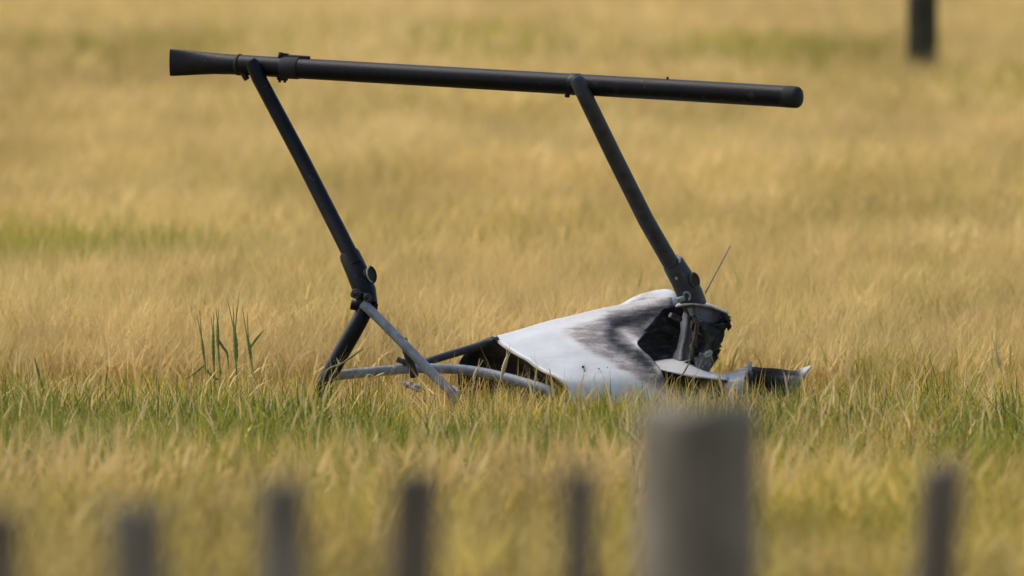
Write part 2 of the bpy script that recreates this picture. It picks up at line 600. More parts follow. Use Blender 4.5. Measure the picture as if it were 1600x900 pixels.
def crop(B, x, y, hgt, awns=5, leaves=2, wide=1.0, gbase=0.05, seed=1, ears=True, olive=None, clump=0.0, mottle=3.0, pale=1.0):
    """barley plants: stem, leaves, nodding ear, awns"""
    N = len(x)
    big = vnoise(x, y, 0.35, seed) * 0.5 + vnoise(x, y * 0.6, 1.1, seed + 1) * 0.3 + vnoise(x, y, 3.1, seed + 2) * 0.2
    g = np.clip(green_at(x, y) + gbase * 2 * np.clip(vnoise(x, y, 1.6, seed + 3) - 0.45, 0, 1) * 3, 0, 1)
    isg = rng.random(N) < g
    r = rng.random(N)
    col = mixc(np.tile(OCHRE, (N, 1)), np.tile(STRAW, (N, 1)), np.clip(big * 1.6 - 0.25 + rng.normal(0, 0.2, N), 0, 1))
    col = mixc(col, np.tile(PALE, (N, 1)), np.clip(rng.normal(0.15, 0.3, N) + (big - 0.5) * 0.8, 0, 0.9) * pale)
    if olive is not None:
        col = mixc(col, np.tile(np.array([0.62, 0.49, 0.045]), (N, 1)), np.clip(olive, 0, 1))
    col[r < 0.06] = col[r < 0.06] * 0.5 + RUST * 0.5
    gcol = mixc(np.tile(GREEN, (N, 1)), np.tile(OLIVE, (N, 1)), rng.random(N) ** 0.55)
    col = np.where(isg[:, None], gcol, col)
    col *= rng.uniform(0.82, 1.15, N)[:, None]
    if np.any(clump):
        cl = vnoise(x, y * 0.2, 9.0, seed + 8) * 0.55 + vnoise(x, y * 0.4, 4.0, seed + 9) * 0.45
        col = mixc(col, np.tile(np.array([0.24, 0.19, 0.025]), (N, 1)), np.clip((cl - 0.42) * clump * 3, 0, 0.85))
    h = hgt * (0.82 + 0.36 * vnoise(x, y, 0.9, seed + 5)) * rng.normal(1.0, 0.10, N) * np.where(isg, 0.97, 1.0)
    mot = vnoise(x, y * 0.3, mottle, seed + 11) * 0.6 + vnoise(x, y * 0.3, mottle * 2.7, seed + 12) * 0.4
    mc = np.clip((mot - 0.5) * 2.4 + 0.5, 0, 1)
    col = np.where(isg[:, None], col, mixc(col * 0.84, np.tile(PALE, (N, 1)), mc * 0.36 * pale))
    col = col * (0.78 + 0.42 * mc)[:, None]
    h = h * (0.84 + 0.34 * mot)
    base = np.stack([x, y, rise(y) - 0.005], 1)
    az = np.where(rng.random(N) < 0.3, rng.normal(0.2, 0.9, N), rng.uniform(0, 6.28, N))
    az = az + (vnoise(x, y, 2.0, seed + 14) - 0.5) * 4.0
    tip = B.add(base, az, np.abs(rng.normal(0.05, 0.10, N)), np.abs(rng.normal(0.12, 0.18, N)), h * 0.82, np.full(N, 0.0045 * wide), col * 0.85, 2, 0.7)
    for _ in range(leaves):
        f = rng.uniform(0.3, 0.75, N)[:, None]
        lb = base * (1 - f) + tip * f
        lc = mixc(col, np.tile(OLIVE, (N, 1)), np.clip(rng.normal(0.12, 0.2, N), 0, 0.8))
        B.add(lb, rng.uniform(0, 6.28, N), rng.uniform(0.2, 0.9, N), rng.uniform(0.2, 1.4, N), h * rng.uniform(0.25, 0.55, N), rng.uniform(0.005, 0.010, N) * wide, lc, 2)
    if ears:
        et = np.abs(rng.normal(0.25, 0.30, N))
        eb = rng.uniform(0.1, 0.9, N)
        L = rng.uniform(0.06, 0.095, N)
        ec = mixc(col, np.tile(PALE, (N, 1)), np.where(isg, 0.1, 0.35) * pale)
        et2 = B.add(tip, az, et, eb, L, rng.uniform(0.008, 0.013, N) * wide, ec, 2, 0.25)
        for k in range(awns):
            f = rng.uniform(0.1, 1.0, N)[:, None]
            B.add(tip * (1 - f) + et2 * f, az + rng.normal(0, 0.5, N), et + eb * 0.6 + rng.normal(0, 0.16, N), rng.uniform(0.0, 0.3, N),
                  rng.uniform(0.07, 0.13, N), np.full(N, 0.0016 * wide), ec * 1.03, 1)


# behind the wreck, near: every awn
B = Blades()
x, y = scatter(0.75, 7.0, 950)
hk = 0.75 + 0.25 * np.clip((y - 0.75) / 1.2, 0, 1)
crop(B, x, y, 0.23 * hk, awns=5, leaves=2, wide=0.72, gbase=0.12, seed=21, clump=0.35, olive=np.clip((vnoise(x, y, 1.3, 24) - 0.5) * 1.0, 0, 0.35), mottle=6.0)
B.build('barley_crop', 'ripening straw coloured barley standing close behind the wreck', 'barley')
B = Blades()
x, y = scatter(7.0, 22.0, 400)
crop(B, x, y, 0.235, awns=3, leaves=1, wide=0.95, gbase=0.06, seed=31, olive=np.clip((vnoise(x, y * 0.7, 0.9, 34) - 0.5) * 1.3, 0, 0.45), mottle=2.4)
B.build('barley_crop', 'blurred golden barley in the middle distance beyond the wreck', 'barley')
B = Blades()
x, y = scatter(22.0, 72.0, 125)
crop(B, x, y, 0.24, awns=2, leaves=0, wide=1.9, gbase=0.04, seed=41, olive=np.clip((vnoise(x, y * 0.5, 0.6, 44) - 0.48) * 1.3, 0, 0.5), mottle=1.2)
B.build('barley_crop', 'smooth blurred golden barley far off around the dark post', 'barley')
# before the wreck: taller crop, out of focus
B = Blades()
x, y = scatter(-15.0, -4.9, 330, extra=0.5)
nearer = np.clip((-5.7 - y) / 0.9, 0, 1)
crop(B, x, y, 0.252, awns=5, leaves=3, wide=1.2, gbase=0.38, seed=51, mottle=6.0, pale=1.15 - 0.6 * nearer,
     olive=np.clip((vnoise(x, y * 0.4, 3.0, 54) - 0.5) * 2.4 * (0.3 + 0.7 * nearer) + nearer * 0.6, 0, 0.95), clump=0.5 + 1.1 * nearer)
B.build('barley_crop', 'blurred patchy barley in front, between the timber fence and the green strip', 'barley')

# green and dry grass strip running in front of the wreck
B = Blades()


def grass(B, x, y, hlo, hhi, gprob, wide=1.0, lean=0.45, dark=1.0):
    N = len(x)
    isg = rng.random(N) < gprob
    col = mixc(np.tile(STRAW, (N, 1)), np.tile(PALE, (N, 1)), rng.random(N) * 0.9)
    o = rng.random(N)
    col = np.where((o < 0.45)[:, None], OCHRE, col)
    gcol = mixc(np.tile(GREEN, (N, 1)), np.tile(OLIVE, (N, 1)), rng.random(N) ** 1.3 * 0.9)
    gcol = np.where((rng.random(N) < 0.2)[:, None], np.array([0.05, 0.085, 0.02]), gcol)
    col = np.where(isg[:, None], gcol, col) * rng.uniform(0.75, 1.2, N)[:, None] * dark
    base = np.stack([x, y, np.zeros(N)], 1)
    B.add(base, rng.uniform(0, 6.28, N), np.abs(rng.normal(0.1, lean * 0.6, N)), rng.normal(0.5, 0.5, N), rng.uniform(hlo, hhi, N), rng.uniform(0.0022, 0.005, N) * wide, col, 3)


def tussocks(B, x, y, per, hgt, gprob, spread=0.03, lean=0.6, wide=1.0):
    """clumps of blades fanning out of one foot, each clump with its own hue and height"""
    n = len(x)
    isg = rng.random(n) < gprob
    t = rng.random(n)
    cg = mixc(np.tile(GREEN, (n, 1)), np.tile(OLIVE, (n, 1)), t ** 1.2)
    cg = np.where((rng.random(n) < 0.34)[:, None], np.array([0.105, 0.15, 0.016]), cg)
    cs = mixc(np.tile(OCHRE, (n, 1)), np.tile(STRAW, (n, 1)), t)
    cs = np.where((rng.random(n) < 0.25)[:, None], PALE, cs)
    cs = np.where((rng.random(n) < 0.08)[:, None], RUST, cs)
    c = np.where(isg[:, None], cg, cs) * rng.uniform(0.8, 1.15, n)[:, None]
    hh_ = hgt * rng.normal(1.0, 0.16, n)
    k = np.repeat(np.arange(n), per)
    N = len(k)
    az = rng.uniform(0, 6.28, N)
    rad = np.abs(rng.normal(0, spread, N))
    base = np.stack([x[k] + np.cos(az) * rad, y[k] + np.sin(az) * rad, rise(y[k]) - 0.005], 1)
    col = c[k] * rng.uniform(0.75, 1.25, N)[:, None]
    stray = rng.random(N) < 0.09
    col = np.where(stray[:, None], (PALE if True else STRAW) * rng.uniform(0.7, 1.05, N)[:, None], col)
    B.add(base, az, np.abs(rng.normal(0.08, lean * 0.7, N)) + rad / spread * 0.14, rng.normal(0.85, 0.7, N), hh_[k] * rng.uniform(0.6, 1.3, N),
          rng.uniform(0.0036, 0.0082, N) * wide, col, 3)


x, y = scatter(-5.2, -3.0, 60)
tussocks(B, x, y, 14, 0.15, np.full(len(x), 0.5), wide=1.5)
x, y = scatter(-3.0, 0.05, 330)
nz = vnoise(x, y * 0.5, 1.9, 61) * 0.5 + vnoise(x, y * 0.5, 5.0, 62) * 0.5
gp = 0.84 + 0.22 * np.clip((-0.3 - x) / 0.3, 0, 1) + 0.08 * np.clip((x - 0.8) / 0.2, 0, 1)
gp = np.clip(gp + (nz - 0.5) * 1.5 - np.clip((y + 1.3) / 1.3, 0, 1) * np.where(x < -0.7, 0.30, 0.5), 0.04, 0.98)
hh = 0.15 + 0.11 * vnoise(x, y, 2.6, 63)
hh *= 0.92 - 0.13 * np.exp(-((x - 0.05) / 0.7) ** 4) * np.clip((y + 1.6) / 0.6, 0, 1)
tussocks(B, x, y, 30, hh * 0.74, gp, spread=0.026)
# trampled straw round and behind the wreck
x, y = scatter(0.05, 1.2, 200)
nz = vnoise(x, y, 3.0, 71)
hh = 0.11 + 0.07 * vnoise(x, y, 2.3, 73) + np.where(np.abs(x) > 1.0, 0.03, 0.0)
tussocks(B, x, y, 22, hh * 0.76, np.clip(0.20 + (nz - 0.5) * 1.2, 0.02, 0.8), lean=0.8)
B.build('grass_strip', 'rough green and dry grass in the sharp strip before the wreck', 'grass')
# scattered barley poking out of that grass
B = Blades()
x, y = scatter(-2.6, 0.9, 34)
k = ~((np.abs(x - 0.15) < 0.75) & (y < 0.5) & (y > -0.6))
crop(B, x[k], y[k], 0.14, awns=5, leaves=2, wide=0.7, gbase=0.25, seed=81)
B.build('barley_crop', 'scattered thin barley poking out of the sharp grass strip', 'barley')

# ------------------------------------------------------------------ the wreck
W = empty('helicopter_wreck', (P(800, 600, 0).x + 0.25, 0.0, 0.0),
          'burnt upturned helicopter belly with black landing skid held up on two struts', 'helicopter wreck')
K = MAT['black_paint']
# skid tube: squashed flared tail, round tube, open front
yl, yr = 0.42, -0.42


def sk(px, py):
    """point of the skid axis: depth runs along its length"""
    return P(px, py, yl + (yr - yl) * (px - 266) / 979.0)


stations = [(266, 97.5, 21.5, 0.16), (272, 97.6, 21.3, 0.18), (290, 98, 20.2, 0.30), (312, 98.6, 18.4, 0.52), (335, 99.4, 16.8, 0.78), (360, 100.6, 16.0, 0.97), (376, 101.3, 16.0, 1.0), (470, 107.0, 16.2, 1.0), (650, 117.5, 16.3, 1.0), (850, 129.0, 16.5, 1.0), (1050, 140.4, 16.7, 1.0), (1241, 151.6, 16.9, 1.0)]
V, F = tube_geo([sk(a, b) for a, b, _, _ in stations], [M(c) for _, _, c, _ in stations], 28, True, [(1, d) for *_, d in stations])
skid = mk('skid_tube', V, F, K, W)
skid.data.set_sharp_from_angle(angle=math.radians(40))
ax = (sk(1241, 151.6) - sk(650, 117.5)).normalized()
# hollow front end: lip ring and dark plug
tube('end_cap', [sk(1226, 150.7), sk(1230, 151.0), sk(1243, 151.8), sk(1247, 152.1), sk(1250, 152.2)], [M(16.8), M(17.15), M(17.1), M(16.3), M(13.5)], MAT['rubber'], skid, 28, 1, dome=0.2)


def band(name, px, wpx, rpx, mat, parent):
    c = sk(px, 101.3 + (px - 376) * 0.0582)
    hw = ax * M(wpx / 2) * 1.12
    return tube(name, [c - hw, c - hw * 0.8, c + hw * 0.8, c + hw], [M(rpx - .6), M(rpx), M(rpx), M(rpx - .6)], mat, parent, 28, 1)


def skp(px, dy, dpth=0.0):
    """near the skid axis: dy pixels below it, dpth metres towards the camera"""
    p = sk(px, 101.3 + (px - 376) * 0.0582 + dy)
    return p - Vector((0, dpth, 0))


band('band_ring', 374, 5, 17.0, MAT['rubber'], skid)
band('band_clamp', 455, 27, 17.6, MAT['rubber'], skid)
band('band_ring', 900, 14, 17.3, K, skid)
bar('bolt', skp(438, -14, .005), skp(440, -23, .005), M(4.5), MAT['rubber'], skid, 8)
bar('bolt', skp(447, -14, -.005), skp(448, -22, -.005), M(4.0), MAT['rubber'], skid, 8)
bar('clamp_strip', skp(450, -18), skp(484, -17.4), M(2.6), MAT['rubber'], skid, 8)
bar('clamp_tongue', skp(437, 12, .003), skp(437, 24, .003), M(2.2), MAT['rubber'], skid, 8)
bar('clamp_tongue', skp(445, 12, -.003), skp(445, 24, -.003), M(2.2), MAT['rubber'], skid, 8)
bar('clamp_nut', skp(434, 17), skp(449, 17), M(4.0), MAT['rubber'], skid, 8)
bar('bolt', skp(381, 14, .01), skp(386, 22, .01), M(5.0), MAT['rubber'], skid, 8)
bar('bolt', skp(887, 13, .01), skp(886, 21, .01), M(4.0), MAT['rubber'], skid, 8)
bar('bolt', skp(1043, -14), skp(1043, -20), M(1.8), MAT['rubber'], skid, 8)


# struts from skid to fuselage fittings
def ydep(px):
    return yl + (yr - yl) * (px - 266) / 979.0


ya = ydep(395) - 0.045
y0b = 0.02
s1 = tube('strut', [P(391, 94, ya), P(394, 99, ya), P(404, 121, ya), P(470, 245, 0.20), P(530, 363, 0.07), P(556, 415, y0b)],
          [M(8.0), M(10.5), M(11.6), M(12.0), M(12.4), M(12.6)], K, W, 20, 1)
sl1 = tube('strut_sleeve', [P(545, 397, 0.05), P(547, 400, 0.045), P(560, 429, 0.02), P(570, 455, 0.0), P(575, 476, -0.01)],
           [M(15.5), M(16.8), M(17.8), M(18.0), M(15.5)], K, W, 20, 1)
hubax = Vector((0.80, -0.55, 0.22)).normalized()
hc = P(564, 433, 0.018) + hubax * M(19.5)


def disc(name, c, axis, r, depth, mat, parent, seg=24, rin=None):
    return tube(name, [c - axis * depth, c - axis * depth * 0.1, c], [r * 1.02, r, r * 0.93], mat, parent, seg, 1)


def ring(name, c, axis, r, t, mat, parent, a0=0, a1=2 * math.pi, seg=22, stretch=1.0, upv=Vector((0, 0, 1))):
    u = (upv - axis * upv.dot(axis)).normalized()
    w = axis.cross(u)
    pts = [c + u * (math.cos(a0 + (a1 - a0) * k / seg) * r * stretch) + w * (math.sin(a0 + (a1 - a0) * k / seg) * r) for k in range(seg + 1)]
    return tube(name, pts, t, mat, parent, 8, 1)


sdir = (P(578, 480, 0) - P(545, 400, 0)).normalized()
disc('hub_plug', hc + hubax * 0.001, hubax, M(12.0), 0.03, MAT['plug'], sl1)
ring('hub_rim', hc + hubax * 0.003, hubax, M(12.4), M(1.3), MAT['lip'], sl1, math.radians(10), math.radians(165))
ring('hub_rim', hc + hubax * 0.001, hubax, M(12.6), M(1.6), MAT['rubber'], sl1, math.radians(165), math.radians(370))
# bolted knuckle
for (a, b, r) in (((551, 458), (565, 463), 7), ((566, 462), (580, 468), 6)):
    c0, c1 = P(a[0], a[1], -0.03), P(b[0], b[1], -0.045)
    k_ = bar('knuckle_bolt', c0, c1, M(r), MAT['rubber'], sl1, 10)
ring('knuckle_washer', P(556, 459, -0.05), Vector((0, -1, 0.1)).normalized(), M(6.5), M(1.6), MAT['dark_tube'], sl1)
ring('knuckle_washer', P(574, 465, -0.055), Vector((0.3, -1, 0.1)).normalized(), M(5.0), M(1.4), MAT['dark_tube'], sl1)
bar('knuckle_lug', P(548, 476, -0.01), P(590, 482, -0.01), M(8.0), K, sl1, 10)

s2 = tube('strut', [P(899, 121, ydep(900) - .045), P(902, 126, ydep(900) - .045), P(914, 150, ydep(900) - .045), P(960, 245, -0.06), P(1010, 345, 0.02), P(1056, 425, 0.08)],
          [M(8.5), M(11.5), M(12.4), M(12.8), M(13.0), M(13.2)], MAT['dark_tube'], W, 20, 1)
sl2 = tube('strut_sleeve', [P(1050, 409, 0.07), P(1052, 412, 0.075), P(1066, 436, 0.085), P(1078, 459, 0.09), P(1086, 478, 0.10)],
           [M(15.5), M(17.5), M(19.0), M(20.5), M(19.5)], MAT['dark_tube'], W, 20, 1)
hc2 = P(1069, 442, 0.086) + hubax * M(19.6)
disc('hub_plug', hc2 + hubax * M(1.2), hubax, M(11.5), 0.03, MAT['plug'], sl2)
ring('hub_rim', hc2 + hubax * M(1.0), hubax, M(11.8), M(1.4), MAT['dark_tube'], sl2)
ring('pivot_ring', P(1073, 463, 0.04), Vector((0.55, -0.8, 0.1)).normalized(), M(6.5), M(1.7), MAT['grey_metal'], sl2, math.radians(-150), math.radians(60))
bar('pivot_bolt', P(1058, 469, 0.03), P(1070, 465, 0.03), M(4.0), MAT['grey_metal'], sl2, 10)
bar('rivet', P(1057, 434, 0.055), P(1057, 435, 0.045), M(2.4), MAT['bare_metal'], sl2, 8)

# tubular frame in the grass
tube('cross_tube', [P(572, 470, 0.0), P(568, 488, -0.01), P(553, 517, -0.02), P(533, 552, -0.02), P(517, 581, -0.02), P(507, 603, -0.02), P(497, 680, -0.02)], M(13.2), K, W, 20, 5)
tube('brace_tube', [P(567, 474, -0.04), P(595, 501, -0.06), P(634, 541, -0.09), P(668, 576, -0.12), P(706, 614, -0.15), P(716, 628, -0.15)], M(7.8), MAT['grey_tube'], W, 16, 4)
bar('brace_stub', P(633, 529, -0.07), P(636, 545, -0.085), M(3.5), MAT['dark_tube'], W, 10)
tube('brace_link', [P(634, 545, -0.085), P(640, 562, -0.07), P(647, 588, -0.05)], M(6.6), MAT['dark_tube'], W, 14, 4)
tube('frame_tube', [P(514, 588, 0.0), P(580, 581, 0.02), P(640, 576, 0.03), P(690, 576, 0.02), P(735, 579, 0.0), P(790, 590, -0.05), P(846, 606, -0.12), P(868, 616, -0.14)], M(7.8), MAT['grey_tube'], W, 16, 4)
tube('upper_frame_tube', [P(655, 570, 0.10), P(668, 565, 0.10), P(700, 555, 0.12), P(740, 543, 0.15), P(778, 531, 0.18)], M(6.4), MAT['dark_tube'], W, 14, 4)
bar('tube_fitting', P(620, 561, 0.02), P(640, 569, 0.02), M(4.5), MAT['dark_tube'], W, 10)
bar('tube_fitting', P(640, 563, 0.03), P(668, 566, 0.08), M(5.2), MAT['dark_tube'], W, 10)

# belly skin
rowsY = [0.27, 0.23, 0.15, 0.06, -0.02, -0.09, -0.15, -0.18]
g = [[(769, 527), (800, 518), (838, 508), (890, 495), (951, 481), (1000, 469), (1050, 466)],
     [(778, 532), (810, 523), (848, 514), (898, 502), (953, 491), (998, 483), (1050, 478)],
     [(790, 541), (822, 531), (862, 521), (910, 511), (955, 504), (990, 502), (1030, 502)],
     [(815, 556), (848, 548), (885, 538), (925, 529), (960, 528), (985, 528), (1005, 525)],
     [(838, 571), (868, 566), (902, 558), (938, 553), (968, 553), (986, 547), (996, 539)],
     [(860, 584), (888, 582), (918, 578), (950, 575), (980, 573), (1003, 568), (1020, 563)],
     [(884, 599), (908, 600), (935, 600), (962, 600), (990, 599), (1015, 594), (1033, 580)],
     [(895, 640), (918, 640), (940, 640), (970, 640), (1000, 640), (1028, 636), (1050, 622)]]
shift = [-.06, -.03, 0, .02, .04, .05, .05]
rows = [[(a, b, rowsY[i] + shift[j] + (0.03 if (j == 6 and i in (3, 4, 5)) else 0), 0.0) for j, (a, b) in enumerate(r)] for i, r in enumerate(g)]


def sstep(a, b, x):
    t = min(1, max(0, (x - a) / (b - a)))
    return t * t * (3 - 2 * t)


def segd(px, py, a, b):
    vx, vy = b[0] - a[0], b[1] - a[1]
    t = min(1, max(0, ((px - a[0]) * vx + (py - a[1]) * vy) / (vx * vx + vy * vy)))
    return math.hypot(px - a[0] - t * vx, py - a[1] - t * vy)


def skin_soot(px, py):
    """where the fire reached: brown above a diagonal burn line, two dark arms along the torn edge, a scoured pale spot between them"""
    wob = 5 * mnoise.noise(Vector((px * 0.03, py * 0.03, 2.0)))
    d = 519 + (px - 863) * 0.595 - py + wob
    s_ = 0.33 * sstep(-3, 14, d) * sstep(835, 915, px)
    s_ = max(s_, 0.47 * sstep(2, 34, d) * sstep(890, 960, px))
    ridge = 513 - (px - 860) * 0.215
    s_ *= 0.25 + 0.75 * sstep(-3, 12, py - ridge + wob)
    s_ = max(s_, 0.95 * (1 - sstep(0, 30, segd(px, py, (962, 507), (1056, 484)))))
    s_ = max(s_, 0.84 * (1 - sstep(0, 32, segd(px, py, (958, 524), (1018, 574)))))
    s_ = max(s_, 0.58 * (1 - sstep(2, 32, segd(px, py, (1000, 575), (1034, 590)))))
    s_ -= 0.40 * (1 - sstep(0, 20, segd(px, py, (972, 524), (995, 538))))
    s_ -= 0.2 * (1 - sstep(0, 5, segd(px, py, (996, 539), (1031, 582))))
    return max(s_, 0.02 + 0.10 * max(0, mnoise.noise(Vector((px * 0.02, py * 0.05, 7.0)))))


skin = patch('belly_panel', rows, MAT['skin'], W, 7, 0.0032, 9.0, 0.004, seed=3.0, soot=skin_soot)
skin['label'] = 'white belly skin scorched grey and brown'
# folded lip along the open edge
_nc = 7 * 6 + 1
_wl = Vector(W.location)
lipv = [Vector(skin.data.vertices[k * _nc].co) + _wl + Vector((-0.001, -0.004, -0.002)) for k in range(0, 44)]
V, F = tube_geo(lipv, M(2.3), 8)
mk('panel_lip', V, F, MAT['lip'], skin)
# seams and holes in the skin
for (a, b, yy, r) in ((911, 573, -.085, 1.9), (913, 579, -.10, 1.2), (936, 576, -.095, 1.2), (949, 574, -.09, 0.9)):
    c = P(a, b, yy)
    lump('puncture', c, (M(r), 0.006, M(r)), MAT['char'], skin, a * 0.1, 0.3)
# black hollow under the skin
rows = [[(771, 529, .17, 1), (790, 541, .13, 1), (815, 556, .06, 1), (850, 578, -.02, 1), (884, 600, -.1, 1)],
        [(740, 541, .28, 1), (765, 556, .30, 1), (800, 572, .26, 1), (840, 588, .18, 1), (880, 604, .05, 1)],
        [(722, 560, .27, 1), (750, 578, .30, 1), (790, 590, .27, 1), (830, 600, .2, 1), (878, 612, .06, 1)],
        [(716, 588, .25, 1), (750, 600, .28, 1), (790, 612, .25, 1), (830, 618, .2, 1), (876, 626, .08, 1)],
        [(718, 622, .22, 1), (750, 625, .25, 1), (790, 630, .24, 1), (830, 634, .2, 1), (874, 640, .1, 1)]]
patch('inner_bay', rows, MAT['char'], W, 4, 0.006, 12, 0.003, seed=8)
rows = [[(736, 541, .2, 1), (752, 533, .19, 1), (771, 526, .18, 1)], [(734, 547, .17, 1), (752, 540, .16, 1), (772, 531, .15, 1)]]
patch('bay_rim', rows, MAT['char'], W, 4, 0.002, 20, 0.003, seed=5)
# pale hump fairing at the top
rows = [[(958, 482, .46, .05), (985, 468, .48, .05), (1010, 458.5, .49, .05), (1034, 453, .49, .02), (1049, 453.5, .48, .05), (1058, 466, .45, .3)],
        [(958, 483, .40, .05), (985, 470, .40, .1), (1009, 462, .40, .25), (1034, 456.5, .40, .08), (1051, 458, .40, .08), (1059, 470, .39, .4)],
        [(958, 486, .35, .05), (984, 474, .35, .25), (1007, 467, .35, .30), (1034, 463, .35, .1), (1051, 466, .35, .15), (1060, 476, .35, .5)],
        [(960, 494, .30, .1), (985, 486, .31, .25), (1010, 480, .31, .3), (1035, 476, .31, .25), (1050, 478, .31, .4), (1060, 486, .32, .8)]]
patch('hump_fairing', rows, MAT['skin'], W, 6, 0.003, 16, 0.004, seed=12)
# dark wall inside the torn end
rows = [[(1036, 482, .20, .9), (1058, 477, .24, .95), (1090, 477, .28, .9)],
        [(1012, 512, .16, .85), (1040, 513, .2, .9), (1070, 516, .25, .9)],
        [(994, 539, .14, .82), (1028, 540, .2, .86), (1064, 540, .25, .8)],
        [(1012, 566, .13, .85), (1035, 568, .18, .8), (1060, 570, .22, .75)]]
iw = patch('inner_wall', rows, MAT['skin'], W, 6, 0.004, 30, 0.003, seed=15)
bar('hanger_tab', P(1047, 492, 0.10), P(1064, 500, 0.12), M(4.5), MAT['dark_tube'], iw, 10)
rows = [[(1068, 486, .18, .35), (1074, 487, .15, .3), (1082, 488, .15, .3), (1089, 490, .18, .6)],
        [(1063, 515, .16, .45), (1070, 516, .13, .25), (1079, 518, .135, .35), (1086, 519, .16, .7)],
        [(1058, 543, .15, .5), (1065, 544, .115, .25), (1073, 546, .12, .4), (1080, 547, .15, .7)],
        [(1050, 563, .14, .4), (1060, 566, .09, .1), (1069, 568, .09, .2), (1078, 570, .14, .6)]]
patch('bent_channel', rows, MAT['steel_blue'], W, 5, 0.004, 30, 0.003, seed=17)
bar('bracket', P(1078, 480, .06), P(1082, 492, .07), M(4.2), MAT['grey_metal'], W, 10)
# jagged burnt bulkhead
rows = [[(1081, 494, .10, 1), (1098, 497, .08, 1), (1116, 499, .09, 1), (1134, 494, .12, 1)],
        [(1085, 510, .10, 1), (1100, 512, .05, 1), (1118, 510, .07, 1), (1136, 511, .12, 1)],
        [(1080, 527, .11, 1), (1098, 528, .09, 1), (1114, 530, .06, 1), (1127, 527, .12, 1)],
        [(1079, 546, .10, 1), (1095, 546, .12, 1), (1110, 547, .07, 1), (1122, 545, .12, 1)],
        [(1077, 562, .09, 1), (1092, 562, .06, 1), (1104, 562, .09, 1), (1113, 562, .12, 1)],
        [(1078, 582, .08, 1), (1090, 584, .07, 1), (1100, 584, .08, 1), (1108, 580, .12, 1)]]
for (pts, mt) in (([(1079, 500), (1085, 520), (1081, 545), (1078, 568)], 'char_brown'), ([(1094, 503), (1090, 514), (1096, 522)], 'grey_metal'), ([(1133, 494), (1137, 503), (1131, 514)], 'char'),
                  ([(1100, 578), (1109, 560), (1120, 548)], 'char'), ([(1088, 585), (1096, 568), (1104, 556)], 'grey_tube'), ([(1068, 572), (1080, 562), (1092, 566)], 'dark_tube')):
    c_ = [(a, b, 0.045 + 0.01 * k, .5) for k, (a, b) in enumerate(pts)]
    patch('torn_strip', [[(a, b, d, q), (a + 5, b + 2, d + .03, q)] for (a, b, d, q) in c_], MAT[mt], W, 5, 0.008, 60, 0.003, seed=pts[0][0] * .1, jag=lambda u, v: True)
bh = patch('burnt_bulkhead', rows, MAT['char_grey'], W, 7, 0.006, 34, 0.004, seed=19, jag=lambda u, v: v > 0.85 or u > 0.95)


def shard(name, px, py, y, w, h, ang, mat, parent, seed):
    """bent torn plate, seen w by h pixels, turned by ang degrees"""
    rr = random.Random(seed)
    c, s_ = math.cos(math.radians(ang)), math.sin(math.radians(ang))
    V, F = [], []
    for i in range(4):
        for j in range(4):
            u, v = (i / 3 - 0.5) * w, (j / 3 - 0.5) * h
            if i in (0, 3) or j in (0, 3):
                u += rr.uniform(-.22, .22) * w * .7
                v += rr.uniform(-.22, .22) * h * .7
            V.append(P(px + u * c - v * s_, py + u * s_ + v * c, y + rr.uniform(-.006, .006) + 0.02 * abs(i / 3 - 0.5)))
    for i in range(3):
        for j in range(3):
            F.append((i * 4 + j, i * 4 + j + 1, i * 4 + j + 5, i * 4 + j + 4))
    return mk(name, V, F, mat, parent, False, None, 0.003)


for k, (a, b, w_, h_, an, mt, d_) in enumerate(((1112, 512, 36, 15, 6, 'char', .03), (1128, 512, 13, 22, 14, 'char', .07), (1119, 532, 16, 24, 28, 'char', .06), (1087, 522, 7, 34, 8, 'char_brown', .03),
                                               (1081, 548, 7, 30, 4, 'char_brown', .04), (1098, 566, 22, 24, 15, 'steel_blue', .035), (1106, 553, 16, 8, -30, 'grey_metal', .03), (1131, 502, 9, 18, -12, 'char', .09),
                                               (1112, 566, 8, 20, 30, 'char', .06), (1068, 568, 16, 6, -15, 'lip', .06))):
    shard('torn_plate', a, b, d_, w_, h_, an, MAT[mt], bh, 100 + k)
rows = [[(1077, 474, .07, .1), (1104, 477, .06, .1), (1134, 489, .08, .1)], [(1088, 494, .06, .1), (1108, 496, .055, .1), (1129, 498, .09, .1)], [(1096, 505, .06, .1), (1110, 504, .05, .1), (1124, 502, .08, .1)]]
patch('flange_web', rows, MAT['steel_blue'], W, 5, 0.003, 40, 0.003, seed=23)
rows = [[(1058, 476, .24, .3), (1080, 472, .24, .3), (1102, 474.5, .24, .3), (1120, 480, .24, .3), (1136, 487.5, .24, .3)],
        [(1057, 477.5, .14, .3), (1079, 473.5, .14, .3), (1102, 476, .14, .3), (1121, 481.8, .14, .3), (1138, 489, .14, .3)],
        [(1056, 479, .05, .3), (1079, 475, .04, .3), (1102, 477.7, .04, .3), (1121, 483.4, .05, .3), (1137, 490.5, .06, .3)]]
fp = patch('flange_plate', rows, MAT['skin'], W, 5, 0.002, 20, 0.0045, seed=27)
lump('burnt_fragment', P(1132, 493, .06), (M(5), .01, M(4)), MAT['char'], fp, 44.0, 0.7)
